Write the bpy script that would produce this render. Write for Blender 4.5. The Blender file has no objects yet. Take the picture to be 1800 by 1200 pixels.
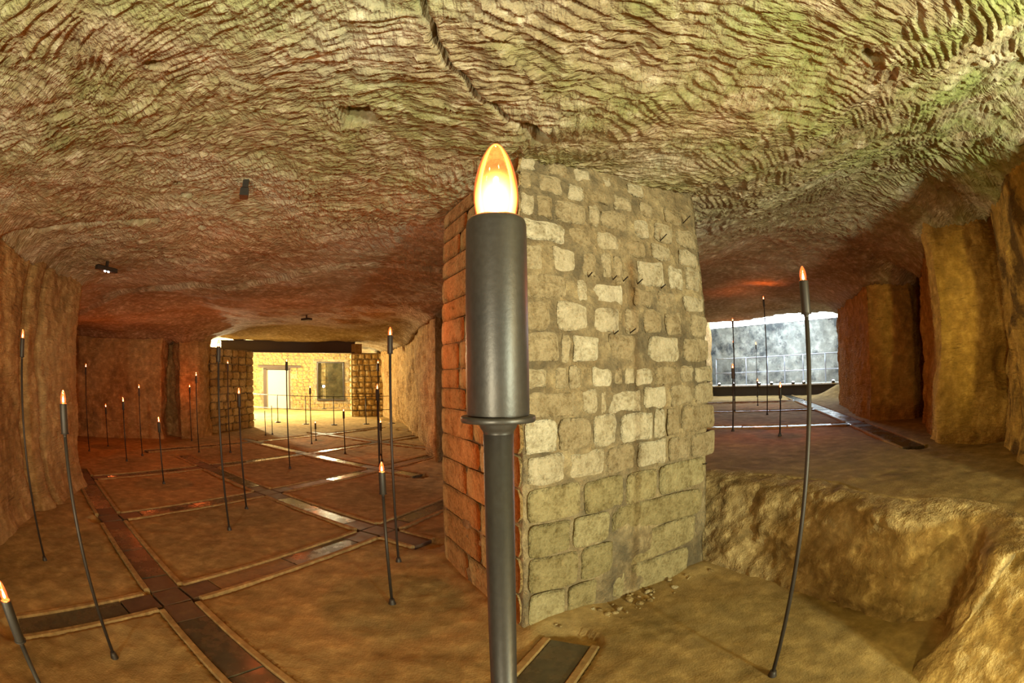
import bpy, math, random
import numpy as np
from mathutils import Matrix, Vector

scene = bpy.context.scene
COL = scene.collection
rng = random.Random(7)

# ------------------------------------------------------------------ camera (fisheye lens), world, exposure
EYE = np.array([0.0, 0.0, 1.4])
cam_data = bpy.data.cameras.new('camera')
cam_data.type = 'PANO'
cam_data.sensor_fit = 'HORIZONTAL'
cam_data.sensor_width = 36.0
cam_data.sensor_height = 24.0
cam_data.clip_start = 0.01
for holder in (cam_data, getattr(cam_data, 'cycles', None)):
    try:
        holder.panorama_type = 'FISHEYE_EQUISOLID'
        holder.fisheye_lens = 855.0 / 1800.0 * 36.0
        holder.fisheye_fov = math.radians(180)
    except Exception:
        pass
cam = bpy.data.objects.new('camera', cam_data)
COL.objects.link(cam)
pitch, roll = math.radians(4.03), math.radians(-0.78)
cr, sr, cp, sp = math.cos(roll), math.sin(roll), math.cos(pitch), math.sin(pitch)
def cam_dir(v):
    x, y, z = v
    x, z = cr * x - sr * z, sr * x + cr * z
    y, z = cp * y - sp * z, sp * y + cp * z
    return Vector((x, y, z))
right, up, fwd = cam_dir((1, 0, 0)), cam_dir((0, 0, 1)), cam_dir((0, 1, 0))
m = Matrix.Identity(4)
for r in range(3):
    m[r][0], m[r][1], m[r][2], m[r][3] = right[r], up[r], -fwd[r], EYE[r]
cam.matrix_world = m
scene.camera = cam

world = bpy.data.worlds.new('world')
world.use_nodes = True
world.node_tree.nodes['Background'].inputs[0].default_value = (0, 0, 0, 1)
scene.world = world
scene.view_settings.view_transform = 'Standard'
scene.view_settings.look = 'None'
scene.view_settings.gamma = 1.0
scene.view_settings.use_curve_mapping = False
scene.view_settings.exposure = 0.72
try:
    scene.cycles.use_denoising = True
    scene.cycles.sample_clamp_indirect = 4.0
    scene.cycles.max_bounces = 4
    scene.cycles.caustics_reflective = False
    scene.cycles.caustics_refractive = False
except Exception:
    pass

def lamp(name, kind, loc, power, color, size=0.3, target=None, spot=None, blend=0.6):
    d = bpy.data.lights.new(name, kind)
    d.energy = power
    d.color = color
    if kind == 'AREA':
        d.shape = 'DISK'; d.size = size
    else:
        d.shadow_soft_size = size
    if kind == 'SPOT':
        d.spot_size = math.radians(spot); d.spot_blend = blend
    o = bpy.data.objects.new(name, d)
    COL.objects.link(o)
    o.location = loc
    if target is not None:
        v = Vector(target) - Vector(loc)
        o.rotation_euler = v.to_track_quat('-Z', 'Y').to_euler()
    return o

# floodlights of the show cave standing behind the visitor and in the back room; fills for pillar, hall and shaft are added
lamp('flood_lamp_green', 'SPOT', (2.4, -1.9, 0.95), 450, (0.90, 1.0, 0.74), 0.10, (1.3, 1.2, 2.6), 125, 0.9)
lamp('flood_lamp_yellow', 'SPOT', (-0.8, -1.9, 0.9), 245, (1.0, 0.92, 0.64), 0.10, (-1.2, 1.6, 2.3), 112, 1.0)
lamp('flood_lamp_wall', 'POINT', (2.6, -1.2, 1.5), 86, (1.0, 0.82, 0.36), 0.10)
lamp('pillar_fill', 'SPOT', (1.5, -1.0, 1.3), 260, (1.0, 0.78, 0.26), 0.10, (4.6, 2.6, 1.75), 27, 0.8)  # added spot, cone shaped to brighten the right wall pillar
lamp('flood_lamp_low', 'SPOT', (0.6, 0.0, 0.5), 60, (1.0, 0.80, 0.32), 0.08, (2.2, 0.75, 0.35), 80, 1.0)
lamp('hall_fill', 'POINT', (1.2, 6.2, 1.9), 6, (1.0, 0.45, 0.2), 0.15)  # added unseen lamp, evens out the light in hall and gallery
lamp('shaft_fill', 'AREA', (7.2, 12.2, 3.9), 115, (0.72, 0.87, 1.0), 1.2, (8.6, 14.2, 1.6))  # added unseen lamp, brightens the shaft wall that the trough leaves dim
lamp('back_room_flood', 'POINT', (-9.9, 14.6, 1.7), 1500, (1.0, 0.84, 0.48), 0.15)
lamp('back_room_fill', 'POINT', (-7.2, 17.6, 2.0), 300, (1.0, 0.86, 0.5), 0.15)

# ------------------------------------------------------------------ noise in numpy
def _hash(i, j, k=0, seed=0):
    i = np.asarray(i).astype(np.int64); j = np.asarray(j).astype(np.int64); k = np.asarray(k).astype(np.int64)
    h = (i * 374761393 + j * 668265263 + k * 2147483647 + seed * 974634777) & 0xffffffff
    h = ((h ^ (h >> 13)) * 1274126177) & 0xffffffff
    h = ((h ^ (h >> 16)) * 2246822519) & 0xffffffff
    h = h ^ (h >> 15)
    return (h & 0xffffff) / float(0x1000000)

def vnoise(x, y, z=None, seed=0):
    if z is None:
        z = np.zeros_like(x)
    xi, yi, zi = np.floor(x), np.floor(y), np.floor(z)
    fx, fy, fz = x - xi, y - yi, z - zi
    fx = fx * fx * (3 - 2 * fx); fy = fy * fy * (3 - 2 * fy); fz = fz * fz * (3 - 2 * fz)
    out = 0
    flat = not np.any(z)
    for dz in ((0,) if flat else (0, 1)):
        wz = 1 if flat else (fz if dz else 1 - fz)
        for dy in (0, 1):
            wy = fy if dy else 1 - fy
            for dx in (0, 1):
                wx = fx if dx else 1 - fx
                out = out + _hash(xi + dx, yi + dy, zi + dz, seed) * wx * wy * wz
    return out * 2 - 1

def fbm(x, y, z=None, octaves=4, seed=0, gain=0.5):
    a, s, out = 1.0, 1.0, 0
    for o in range(octaves):
        out = out + a * vnoise(x * s, y * s, None if z is None else z * s, seed + o * 17)
        a *= gain; s *= 2.03
    return out

def smooth(a, b, x):
    t = np.clip((x - a) / (b - a), 0, 1)
    return t * t * (3 - 2 * t)

def gouges(u, v, seed, ang0=0.0, angsd=0.5, w=0.062, seg=0.3, patch=0.62):
    """pick marks left by quarrymen: patches of parallel gouges, each patch with its own direction; about 0..1.5"""
    wu = u + 0.16 * vnoise(u * 2.1, v * 2.1, seed=seed + 1)
    wv = v + 0.16 * vnoise(u * 2.1, v * 2.1, seed=seed + 2)
    gi, gj = np.floor(wu / patch), np.floor(wv / patch)
    best = np.full(u.shape, 1e9); bi = gi.copy(); bj = gj.copy(); bx = gi * 0; by = gi * 0
    for di in (-1, 0, 1):
        for dj in (-1, 0, 1):
            ci, cj = gi + di, gj + dj
            px = (ci + _hash(ci, cj, 1, seed)) * patch
            py = (cj + _hash(ci, cj, 2, seed)) * patch
            d = (wu - px) ** 2 + (wv - py) ** 2
            k = d < best
            best = np.where(k, d, best); bi = np.where(k, ci, bi); bj = np.where(k, cj, bj)
            bx = np.where(k, px, bx); by = np.where(k, py, by)
    h1, h2, h3 = _hash(bi, bj, 3, seed), _hash(bi, bj, 4, seed), _hash(bi, bj, 5, seed)
    ang = ang0 + angsd * (h1 * 2 - 1) + np.where(h2 > 0.78, 1.25, 0.0)
    lx, ly = wu - bx, wv - by
    a = np.cos(ang) * lx + np.sin(ang) * ly
    b = -np.sin(ang) * lx + np.cos(ang) * ly + (h3 - 0.5) * 0.9 * a * a
    # lanes across the strokes, each lane with its own phase and slant, each stroke with its own depth
    aa = a / (seg * (0.65 + 0.7 * h2)) + 0.5 + 0.35 * vnoise(u * 4, v * 4, seed=seed + 3)
    col = np.floor(aa); fa = aa - col
    hl = _hash(col, bi, bj, seed + 8); hl2 = _hash(col, bj, bi, seed + 9)
    wr = w * (0.65 + 0.6 * h3) * (0.8 + 0.4 * hl2)
    bb = (b + a * 0.55 * (hl - 0.5)) / wr + 9 * hl + 0.28 * vnoise(u * 11, v * 11, seed=seed + 4)
    row = np.floor(bb); fb = bb - row
    hc = _hash(row * 31 + col, bi, bj, seed + 10)
    e0 = 0.10 * _hash(row, col, bi, seed + 11); e1 = 0.16 * _hash(row, col, bj, seed + 12)
    prof = np.clip(np.minimum(fb * 1.3, (1 - fb) * 6.5), 0, 1)
    ends = np.clip(np.minimum((fa - e0) * 7, (1 - e1 - fa) * 7), 0, 1)
    return prof * (0.35 + 0.9 * hc) * (0.35 + 0.65 * ends) + 0.30 * hc

def poly_dist(x, y, pts):
    best = np.full(x.shape, 1e9)
    for (ax, ay), (bx, by) in zip(pts[:-1], pts[1:]):
        dx, dy = bx - ax, by - ay
        t = np.clip(((x - ax) * dx + (y - ay) * dy) / (dx * dx + dy * dy + 1e-12), 0, 1)
        best = np.minimum(best, np.hypot(x - ax - t * dx, y - ay - t * dy))
    return best

# ------------------------------------------------------------------ materials
def lin(c):
    return tuple(((v / 255.0 + 0.055) / 1.055) ** 2.4 if v > 10 else v / 255.0 / 12.92 for v in c) + (1.0,)

MATS = {}
class NT:
    def __init__(self, name):
        self.m = bpy.data.materials.new(name); self.m.use_nodes = True
        self.t = self.m.node_tree; self.t.nodes.clear()
        self.out = self.t.nodes.new('ShaderNodeOutputMaterial')
        MATS[name] = self.m
    def n(self, typ, **kw):
        node = self.t.nodes.new(typ)
        for k, v in kw.items():
            if k.startswith('_'): setattr(node, k[1:], v)
            else: node.inputs[k.replace('__', ' ')].default_value = v
        return node
    def l(self, a, b): self.t.links.new(a, b)
    def pos(self):
        g = self.n('ShaderNodeNewGeometry'); return g.outputs['Position']
    def noise(self, scale, detail=6, rough=0.6, vec=None, dist=0.0):
        t = self.n('ShaderNodeTexNoise'); t.inputs['Scale'].default_value = scale
        t.inputs['Detail'].default_value = detail; t.inputs['Roughness'].default_value = rough
        t.inputs['Distortion'].default_value = dist
        self.l(vec if vec is not None else self.pos(), t.inputs['Vector']); return t.outputs['Fac']
    def ramp(self, fac, stops):
        r = self.n('ShaderNodeValToRGB'); e = r.color_ramp.elements
        e[0].position, e[0].color = stops[0]; e[1].position, e[1].color = stops[-1]
        for p, c in stops[1:-1]:
            q = e.new(p); q.color = c
        self.l(fac, r.inputs[0]); return r.outputs[0]
    def mix(self, fac, a, b, mode='MIX'):
        x = self.n('ShaderNodeMix', _data_type='RGBA', _blend_type=mode)
        for val, idx in ((fac, 0), (a, 6), (b, 7)):
            if hasattr(val, 'links') or hasattr(val, 'is_linked'): self.l(val, x.inputs[idx])
            else: x.inputs[idx].default_value = val
        return x.outputs[2]
    def math(self, op, a, b=0.0):
        x = self.n('ShaderNodeMath', _operation=op)
        for val, idx in ((a, 0), (b, 1)):
            if hasattr(val, 'is_linked'): self.l(val, x.inputs[idx])
            else: x.inputs[idx].default_value = val
        return x.outputs[0]
    def principled(self, color, rough=0.9, metallic=0.0, bump=None, bstr=0.4, bdist=0.02, spec=0.3):
        p = self.n('ShaderNodeBsdfPrincipled')
        if hasattr(color, 'is_linked'): self.l(color, p.inputs['Base Color'])
        else: p.inputs['Base Color'].default_value = color
        if hasattr(rough, 'is_linked'): self.l(rough, p.inputs['Roughness'])
        else: p.inputs['Roughness'].default_value = rough
        p.inputs['Metallic'].default_value = metallic
        p.inputs['Specular IOR Level'].default_value = spec
        if bump is not None:
            b = self.n('ShaderNodeBump'); b.inputs['Strength'].default_value = bstr; b.inputs['Distance'].default_value = bdist
            self.l(bump, b.inputs['Height']); self.l(b.outputs[0], p.inputs['Normal'])
        self.l(p.outputs[0], self.out.inputs[0]); return p

def rock(name, dark, mid, pale, extra=None, exmask=None, big=0.9, fine=14, bstr=0.55, bdist=0.02, grit=60, streak=False):
    t = NT(name)
    n1 = t.noise(big, 3, 0.6); n2 = t.noise(fine, 4, 0.65); n3 = t.noise(grit, 2, 0.6)
    c = t.ramp(n1, [(0.36, lin(dark)), (0.5, lin(mid)), (0.66, lin(pale))])
    c2 = t.ramp(n2, [(0.3, lin([v * 0.62 for v in mid])), (0.52, lin(mid)), (0.72, lin([min(255, v * 1.22) for v in pale]))])
    c = t.mix(0.5, c, c2)
    if extra is not None:
        mk = exmask(t)
        c = t.mix(mk, c, lin(extra))
    h = t.math('ADD', t.math('MULTIPLY', n2, 1.0), t.math('MULTIPLY', n3, 0.35))
    if streak:   # fine strokes of the pick, in two directions
        def strokes(sx, sy, rz, sz=6, rx=0.0):
            mp = t.n('ShaderNodeMapping'); t.l(t.pos(), mp.inputs[0]); mp.inputs['Scale'].default_value = (sx, sy, sz); mp.inputs['Rotation'].default_value = (rx, rx, rz)
            return t.noise(1.0, 2, 0.55, mp.outputs[0], 0.25)
        k = t.ramp(t.noise(1.6, 2, 0.5), [(0.47, (0, 0, 0, 1)), (0.53, (1, 1, 1, 1))])
        st = t.mix(k, strokes(9, 42, 0.15), strokes(34, 10, -0.3)) if streak is True else t.mix(k, strokes(7, 7, 0, 38, 0.55), strokes(9, 9, 0, 34, -0.5))
        h = t.math('ADD', h, t.math('MULTIPLY', st, 1.3))
    t.principled(c, 0.92, bump=h, bstr=bstr, bdist=bdist, spec=0.15)
    return t.m

def green_mask(t):
    # green blotches, densest towards the right and the near end
    sep = t.n('ShaderNodeSeparateXYZ'); t.l(t.pos(), sep.inputs[0])
    mr = t.n('ShaderNodeMapRange'); t.l(sep.outputs[0], mr.inputs[0])
    mr.inputs[1].default_value = -3.5; mr.inputs[2].default_value = 3.0; mr.inputs[3].default_value = 0.25; mr.inputs[4].default_value = 0.95
    mr2 = t.n('ShaderNodeMapRange'); t.l(sep.outputs[1], mr2.inputs[0])
    mr2.inputs[1].default_value = 4.5; mr2.inputs[2].default_value = 1.0; mr2.inputs[3].default_value = 0.0; mr2.inputs[4].default_value = 1.0
    n = t.ramp(t.noise(1.9, 5, 0.62), [(0.4, (0, 0, 0, 1)), (0.62, (1, 1, 1, 1))])
    return t.math('MULTIPLY', t.math('MULTIPLY', mr.outputs[0], mr2.outputs[0]), t.math('MULTIPLY', n, 0.75))

rock('ceiling_limestone', (132, 114, 84), (164, 148, 116), (202, 194, 174), extra=(128, 150, 70), exmask=green_mask, big=0.8, fine=11, bstr=0.8, bdist=0.03, streak=True)
rock('wall_limestone', (128, 98, 58), (164, 132, 84), (186, 160, 112), big=1.1, fine=9, bstr=0.8, bdist=0.03, streak='wall')
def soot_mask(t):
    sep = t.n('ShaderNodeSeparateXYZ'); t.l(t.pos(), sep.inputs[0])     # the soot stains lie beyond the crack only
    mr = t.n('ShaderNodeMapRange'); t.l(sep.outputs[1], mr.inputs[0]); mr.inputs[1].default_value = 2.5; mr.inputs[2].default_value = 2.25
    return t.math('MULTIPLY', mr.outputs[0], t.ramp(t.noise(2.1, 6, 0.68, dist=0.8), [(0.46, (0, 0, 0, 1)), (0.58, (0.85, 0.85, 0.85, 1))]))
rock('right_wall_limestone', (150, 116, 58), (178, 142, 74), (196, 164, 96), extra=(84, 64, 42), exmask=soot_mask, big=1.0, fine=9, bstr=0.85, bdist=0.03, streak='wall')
rock('step_rock', (112, 92, 58), (158, 134, 88), (200, 180, 132), big=4.2, fine=12, bstr=0.8, bdist=0.03)
rock('floor_earth', (132, 110, 66), (158, 134, 86), (176, 152, 102), big=1.1, fine=7, bstr=0.6, bdist=0.014, grit=90)
def stain_mask(t):   # sooty damp stains in the joints, strongest high up on the masonry
    return t.math('MULTIPLY', t.ramp(t.noise(2.6, 5, 0.65, dist=0.4), [(0.46, (0, 0, 0, 1)), (0.62, (1, 1, 1, 1))]), 0.75)
rock('mortar', (128, 110, 80), (152, 134, 100), (174, 158, 122), extra=(92, 84, 68), exmask=stain_mask, big=3.0, fine=16, bstr=0.9, bdist=0.035)
rock('grey_cave_wall', (130, 134, 130), (176, 180, 174), (206, 210, 202), extra=(70, 76, 84), exmask=lambda t: t.math('MULTIPLY', t.ramp(t.noise(1.6, 9, 0.75), [(0.5, (0, 0, 0, 1)), (0.62, (1, 1, 1, 1))]), 0.8), big=0.7, fine=3.5, bstr=0.5, bdist=0.05)

def stone_mat(name, a, b, c):
    t = NT(name)
    oi = t.n('ShaderNodeObjectInfo')
    base = t.ramp(oi.outputs['Random'], [(0.0, lin(a)), (0.5, lin(b)), (1.0, lin(c))])
    n1 = t.noise(11, 5, 0.68); n2 = t.noise(55, 3, 0.65)
    k = t.ramp(t.math('ADD', t.math('MULTIPLY', n1, 0.6), t.math('MULTIPLY', n2, 0.4)), [(0.36, (0.50, 0.44, 0.34, 1)), (0.5, (0.9, 0.87, 0.8, 1)), (0.62, (1.12, 1.1, 1.06, 1))])
    c_ = t.mix(1.0, base, k, 'MULTIPLY')
    h = t.math('ADD', n1, t.math('MULTIPLY', n2, 0.4))
    t.principled(c_, 0.92, bump=h, bstr=0.9, bdist=0.035, spec=0.15)
    return t.m
rock('lit_kerb_top', (190, 190, 186), (206, 206, 200), (220, 220, 216), big=2, fine=20, bstr=0.2, bdist=0.01)  # shine of the spotlights on the kerb top put into its pale colour
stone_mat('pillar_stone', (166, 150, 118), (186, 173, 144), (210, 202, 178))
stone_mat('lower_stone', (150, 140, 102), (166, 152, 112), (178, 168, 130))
stone_mat('ochre_stone', (186, 156, 108), (194, 166, 118), (190, 168, 126))
stone_mat('pier_stone', (168, 140, 92), (196, 172, 120), (214, 196, 150))
stone_mat('pebble_stone', (150, 128, 84), (176, 156, 112), (196, 184, 150))

def slab_mat(name, a, b, c, r0, r1, seed=0.0):
    t = NT(name)
    oi = t.n('ShaderNodeObjectInfo')
    base = t.ramp(oi.outputs['Random'], [(0.0, lin(a)), (0.5, lin(b)), (1.0, lin(c))])
    n = t.noise(16, 7, 0.7)
    dust = t.ramp(t.noise(5.5, 7, 0.68), [(0.45, (0, 0, 0, 1)), (0.75, (1, 1, 1, 1))])
    col = t.mix(1.0, base, t.ramp(n, [(0.3, (0.6, 0.6, 0.6, 1)), (0.7, (1.25, 1.2, 1.1, 1))]), 'MULTIPLY')
    col = t.mix(t.math('MULTIPLY', dust, 0.45), col, lin((128, 104, 66)))
    rr = t.n('ShaderNodeMapRange'); t.l(dust, rr.inputs[0]); rr.inputs[3].default_value = r0; rr.inputs[4].default_value = r1
    t.principled(col, rr.outputs[0], bump=n, bstr=0.12, bdist=0.004, spec=0.55)
    return t.m
slab_mat('slate_slab', (66, 68, 58), (74, 74, 62), (84, 78, 62), 0.2, 0.5)
slab_mat('cross_slab', (74, 58, 46), (84, 68, 54), (92, 78, 60), 0.5, 0.8)
slab_mat('sandy_slab', (132, 108, 68), (140, 114, 72), (120, 100, 66), 0.6, 0.85)
rock('kerb_stone', (142, 116, 74), (160, 132, 86), (176, 150, 102), big=4, fine=20, bstr=0.3, bdist=0.01)

def metal(name, c, rough, metallic=0.6, speck=0.3, bstr=0.06):
    t = NT(name)
    co = t.n('ShaderNodeTexCoord').outputs['Object']
    n = t.noise(260, 3, 0.6, co); n2 = t.noise(22, 4, 0.6, co)
    col = t.mix(n, lin([v * (1 - speck) for v in c]), lin([min(255, v * (1 + speck)) for v in c]))
    col = t.mix(t.math('MULTIPLY', n2, 0.3), col, lin((96, 80, 58)))
    t.principled(col, rough, metallic, bump=n, bstr=bstr, bdist=0.002, spec=0.5)
    return t.m
metal('painted_steel', (46, 45, 45), 0.42, 0.35)
metal('dark_steel', (54, 50, 48), 0.5, 0.4)
metal('rusty_nail', (46, 36, 30), 0.7, 0.5)
metal('beam_steel', (62, 50, 42), 0.6, 0.2)
metal('pale_rail', (190, 198, 214), 0.35, 0.5, 0.1)
metal('black_plastic', (22, 20, 22), 0.5, 0.0, 0.1)
metal('door_leaf_paint', (206, 196, 168), 0.4, 0.0, 0.05)

def emit(name, c, s):
    t = NT(name)
    e = t.n('ShaderNodeEmission'); e.inputs[0].default_value = tuple(c) + (1,); e.inputs[1].default_value = s
    t.l(e.outputs[0], t.out.inputs[0]); return t.m
emit('flame_core', (1.0, 0.42, 0.16), 60.0)
emit('flame_core_near', (1.0, 0.46, 0.2), 60.0)
for k in ('flame_core', 'flame_core_near'):      # their light is cast by the small point lamp in each bulb
    try: MATS[k].cycles.emission_sampling = 'NONE'
    except Exception: pass
emit('cold_tube', (0.80, 0.93, 1.0), 14.0)
emit('led_white', (0.85, 0.92, 1.0), 60.0)
emit('spot_white', (1.0, 0.97, 0.9), 40.0)

def glass_bulb():
    t = NT('amber_bulb_glass')
    tr = t.n('ShaderNodeBsdfTransparent'); tr.inputs[0].default_value = (1.0, 0.60, 0.36, 1)
    gl = t.n('ShaderNodeBsdfGlossy'); gl.inputs[0].default_value = (1, 0.9, 0.8, 1); gl.inputs[1].default_value = 0.05
    fr = t.n('ShaderNodeFresnel'); fr.inputs[0].default_value = 1.45
    em = t.n('ShaderNodeEmission'); em.inputs[0].default_value = (1.0, 0.17, 0.04, 1); em.inputs[1].default_value = 0.75
    ad = t.n('ShaderNodeAddShader'); t.l(tr.outputs[0], ad.inputs[0]); t.l(em.outputs[0], ad.inputs[1])
    mx = t.n('ShaderNodeMixShader'); t.l(fr.outputs[0], mx.inputs[0]); t.l(ad.outputs[0], mx.inputs[1]); t.l(gl.outputs[0], mx.inputs[2])
    t.l(mx.outputs[0], t.out.inputs[0])
    try: t.m.cycles.emission_sampling = 'NONE'      # the faint glow of the glass needs no light sampling of its own
    except Exception: pass
glass_bulb()

def glow_gas():
    t = NT('glowing_gas')
    co = t.n('ShaderNodeTexCoord').outputs['Object']
    mp = t.n('ShaderNodeMapping'); mp.vector_type = 'POINT'; t.l(co, mp.inputs[0])
    mp.inputs['Location'].default_value = (0, 0, -0.011)
    mp.inputs['Scale'].default_value = (1, 1, 0.72)
    ln = t.n('ShaderNodeVectorMath', _operation='LENGTH'); t.l(mp.outputs[0], ln.inputs[0])
    mr = t.n('ShaderNodeMapRange'); t.l(ln.outputs['Value'], mr.inputs[0])
    mr.inputs[1].default_value = 0.004; mr.inputs[2].default_value = 0.0185; mr.inputs[3].default_value = 1.0; mr.inputs[4].default_value = 0.0
    pw = t.math('POWER', mr.outputs[0], 2.2)
    em = t.n('ShaderNodeEmission'); em.inputs[0].default_value = (1.0, 0.52, 0.14, 1)
    t.l(t.math('MULTIPLY', pw, 1700.0), em.inputs[1])
    t.l(em.outputs[0], t.out.inputs['Volume'])
glow_gas()

def pane_mat():
    t = NT('display_glass')
    tr = t.n('ShaderNodeBsdfTransparent'); tr.inputs[0].default_value = (0.62, 0.68, 0.6, 1)
    gl = t.n('ShaderNodeBsdfGlossy'); gl.inputs[1].default_value = 0.04
    mx = t.n('ShaderNodeMixShader'); mx.inputs[0].default_value = 0.3
    t.l(tr.outputs[0], mx.inputs[1]); t.l(gl.outputs[0], mx.inputs[2]); t.l(mx.outputs[0], t.out.inputs[0])
pane_mat()

# ------------------------------------------------------------------ mesh helpers
def mesh_np(name, V, F):
    me = bpy.data.meshes.new(name)
    V = np.asarray(V, np.float32); F = np.asarray(F, np.int32); k = F.shape[1]
    me.vertices.add(len(V)); me.vertices.foreach_set('co', V.ravel())
    me.loops.add(F.size); me.loops.foreach_set('vertex_index', F.ravel())
    me.polygons.add(len(F))
    me.polygons.foreach_set('loop_start', np.arange(0, F.size, k, dtype=np.int32))
    me.polygons.foreach_set('use_smooth', np.ones(len(F), bool))
    me.update(calc_edges=True); me.validate()
    return me

def link(name, me, mat, parent=None, loc=None):
    o = bpy.data.objects.new(name, me); COL.objects.link(o)
    if mat and not me.materials: me.materials.append(MATS[mat])
    if parent: o.parent = parent
    if loc is not None: o.location = loc
    return o

def grid_faces(n, m_, flip=False):
    i = np.arange((n - 1) * (m_ - 1)); a = (i // (m_ - 1)) * m_ + i % (m_ - 1)
    F = np.stack([a, a + 1, a + m_ + 1, a + m_], 1)
    return F[:, ::-1] if flip else F

def grid_obj(name, P, mat, parent=None, flip=False):
    n, m_ = P.shape[:2]
    return link(name, mesh_np(name, P.reshape(-1, 3), grid_faces(n, m_, flip)), mat, parent)

def structure(o):
    o['kind'] = 'structure'; return o

def tag(o, label, cat, group=None):
    o['label'] = label; o['category'] = cat
    if group: o['group'] = group
    return o

def empty(name, loc=(0, 0, 0), rz=0.0):
    o = bpy.data.objects.new(name, None); COL.objects.link(o)
    o.location = loc; o.rotation_euler = (0, 0, rz); o.empty_display_size = 0.1
    return o

def lathe_mesh(name, prof, seg=24, sharp=None):
    prof = list(prof); V = []; F = []
    n = len(prof)
    for r, z in prof:
        for k in range(seg):
            a = 2 * math.pi * k / seg
            V.append((r * math.cos(a), r * math.sin(a), z))
    for i in range(n - 1):
        for k in range(seg):
            F.append((i * seg + k, i * seg + (k + 1) % seg, (i + 1) * seg + (k + 1) % seg, (i + 1) * seg + k))
    return mesh_np(name, V, F)

def box_mesh(name, size, center=(0, 0, 0), bevel=0.0):
    sx, sy, sz = [s / 2 for s in size]; cx, cy, cz = center
    b = min(bevel, sx * 0.9, sy * 0.9, sz * 0.9)
    if b <= 0:
        V = [(cx + i * sx, cy + j * sy, cz + k * sz) for i in (-1, 1) for j in (-1, 1) for k in (-1, 1)]
        F = [(0, 1, 3, 2), (4, 6, 7, 5), (0, 4, 5, 1), (2, 3, 7, 6), (0, 2, 6, 4), (1, 5, 7, 3)]
        me = mesh_np(name, V, F)
    else:   # chamfer on the four upper edges
        V = []
        for z, d in ((-sz, 0), (sz - b, 0), (sz, b)):
            V += [(cx - sx + d, cy - sy + d, cz + z), (cx + sx - d, cy - sy + d, cz + z), (cx + sx - d, cy + sy - d, cz + z), (cx - sx + d, cy + sy - d, cz + z)]
        F = [(3, 2, 1, 0), (8, 9, 10, 11)]
        for r in (0, 4):
            for k in range(4):
                F.append((r + k, r + (k + 1) % 4, r + 4 + (k + 1) % 4, r + 4 + k))
        me = mesh_np(name, V, F)
    me.polygons.foreach_set('use_smooth', np.zeros(len(me.polygons), bool))
    return me

def tube_mesh(name, pts, r, seg=8):
    pts = [Vector(p) for p in pts]; V = []; F = []
    for i, p in enumerate(pts):
        t = (pts[min(i + 1, len(pts) - 1)] - pts[max(i - 1, 0)]).normalized()
        a = t.orthogonal().normalized(); b = t.cross(a)
        for k in range(seg):
            an = 2 * math.pi * k / seg
            V.append(p + (a * math.cos(an) + b * math.sin(an)) * r)
    for i in range(len(pts) - 1):
        for k in range(seg):
            F.append((i * seg + k, i * seg + (k + 1) % seg, (i + 1) * seg + (k + 1) % seg, (i + 1) * seg + k))
    c0 = len(V); V.append(pts[0]); V.append(pts[-1]); q = (len(pts) - 1) * seg
    for k in range(seg):
        F.append((c0, (k + 1) % seg, k, k)); F.append((c0 + 1, q + k, q + (k + 1) % seg, q + (k + 1) % seg))
    tri = [f for f in F if f[2] == f[3]]; quad = [f for f in F if f[2] != f[3]]
    me = bpy.data.meshes.new(name)
    me.from_pydata([tuple(v) for v in V], [], quad + [f[:3] for f in tri])
    me.polygons.foreach_set('use_smooth', np.ones(len(me.polygons), bool)); me.update()
    return me

def chaikin(pts, it=2):
    pts = [np.array(p, float) for p in pts]
    for _ in range(it):
        q = [pts[0]]
        for a, b in zip(pts[:-1], pts[1:]):
            q += [a * 0.75 + b * 0.25, a * 0.25 + b * 0.75]
        q.append(pts[-1]); pts = q
    return np.array(pts)

def resample(pts, ds):
    seg = np.hypot(*(pts[1:, :2] - pts[:-1, :2]).T); s = np.concatenate([[0], np.cumsum(seg)])
    n = max(2, int(s[-1] / ds)); t = np.linspace(0, s[-1], n)
    return np.stack([np.interp(t, s, pts[:, k]) for k in range(pts.shape[1])], 1), t

def wall_sheet(name, pts, z0, z1, ds, side, mat, seed, amp=0.05, tool=0.010, ang=0.8, corner=1, parent=None, batter=0.0, extra=None):
    """rough rock face standing on a line of ground points; side = +1 if the room lies left of the walking direction"""
    P, s = resample(chaikin(pts, corner), ds)
    tx = np.gradient(P[:, 0]); ty = np.gradient(P[:, 1]); L = np.hypot(tx, ty) + 1e-9
    nx, ny = -ty / L * side, tx / L * side
    k = max(3, int(0.07 / ds)); ker = np.ones(k) / k
    nx = np.convolve(np.pad(nx, k, 'edge'), ker, 'same')[k:-k]; ny = np.convolve(np.pad(ny, k, 'edge'), ker, 'same')[k:-k]
    z = np.linspace(z0, z1, max(3, int((z1 - z0) / ds)))
    S, Z = np.meshgrid(s, z, indexing='ij')
    X = np.repeat(P[:, :1], len(z), 1); Y = np.repeat(P[:, 1:2], len(z), 1)
    D = amp * fbm(X * 1.3, Y * 1.3, Z * 1.1, 4, seed) + amp * 0.35 * fbm(X * 5, Y * 5, Z * 5, 3, seed + 5)
    D += tool * gouges(S, Z, seed + 30, ang, 0.35, w=0.05, seg=0.22, patch=0.7) * min(1, 0.03 / ds)
    D += batter * np.clip(1 - (Z - z0) / (z1 - z0), 0, 1) + 0.10 * np.exp(-np.clip(Z - max(z0, 0), 0, 9) / 0.10) * (0.6 + 0.4 * vnoise(S * 3, S * 0, seed=seed))
    if extra is not None: D = D + extra(S, Z, X, Y)
    G = np.stack([X + nx[:, None] * D, Y + ny[:, None] * D, Z], 2)
    return structure(grid_obj(name, G, mat, parent))

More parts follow.
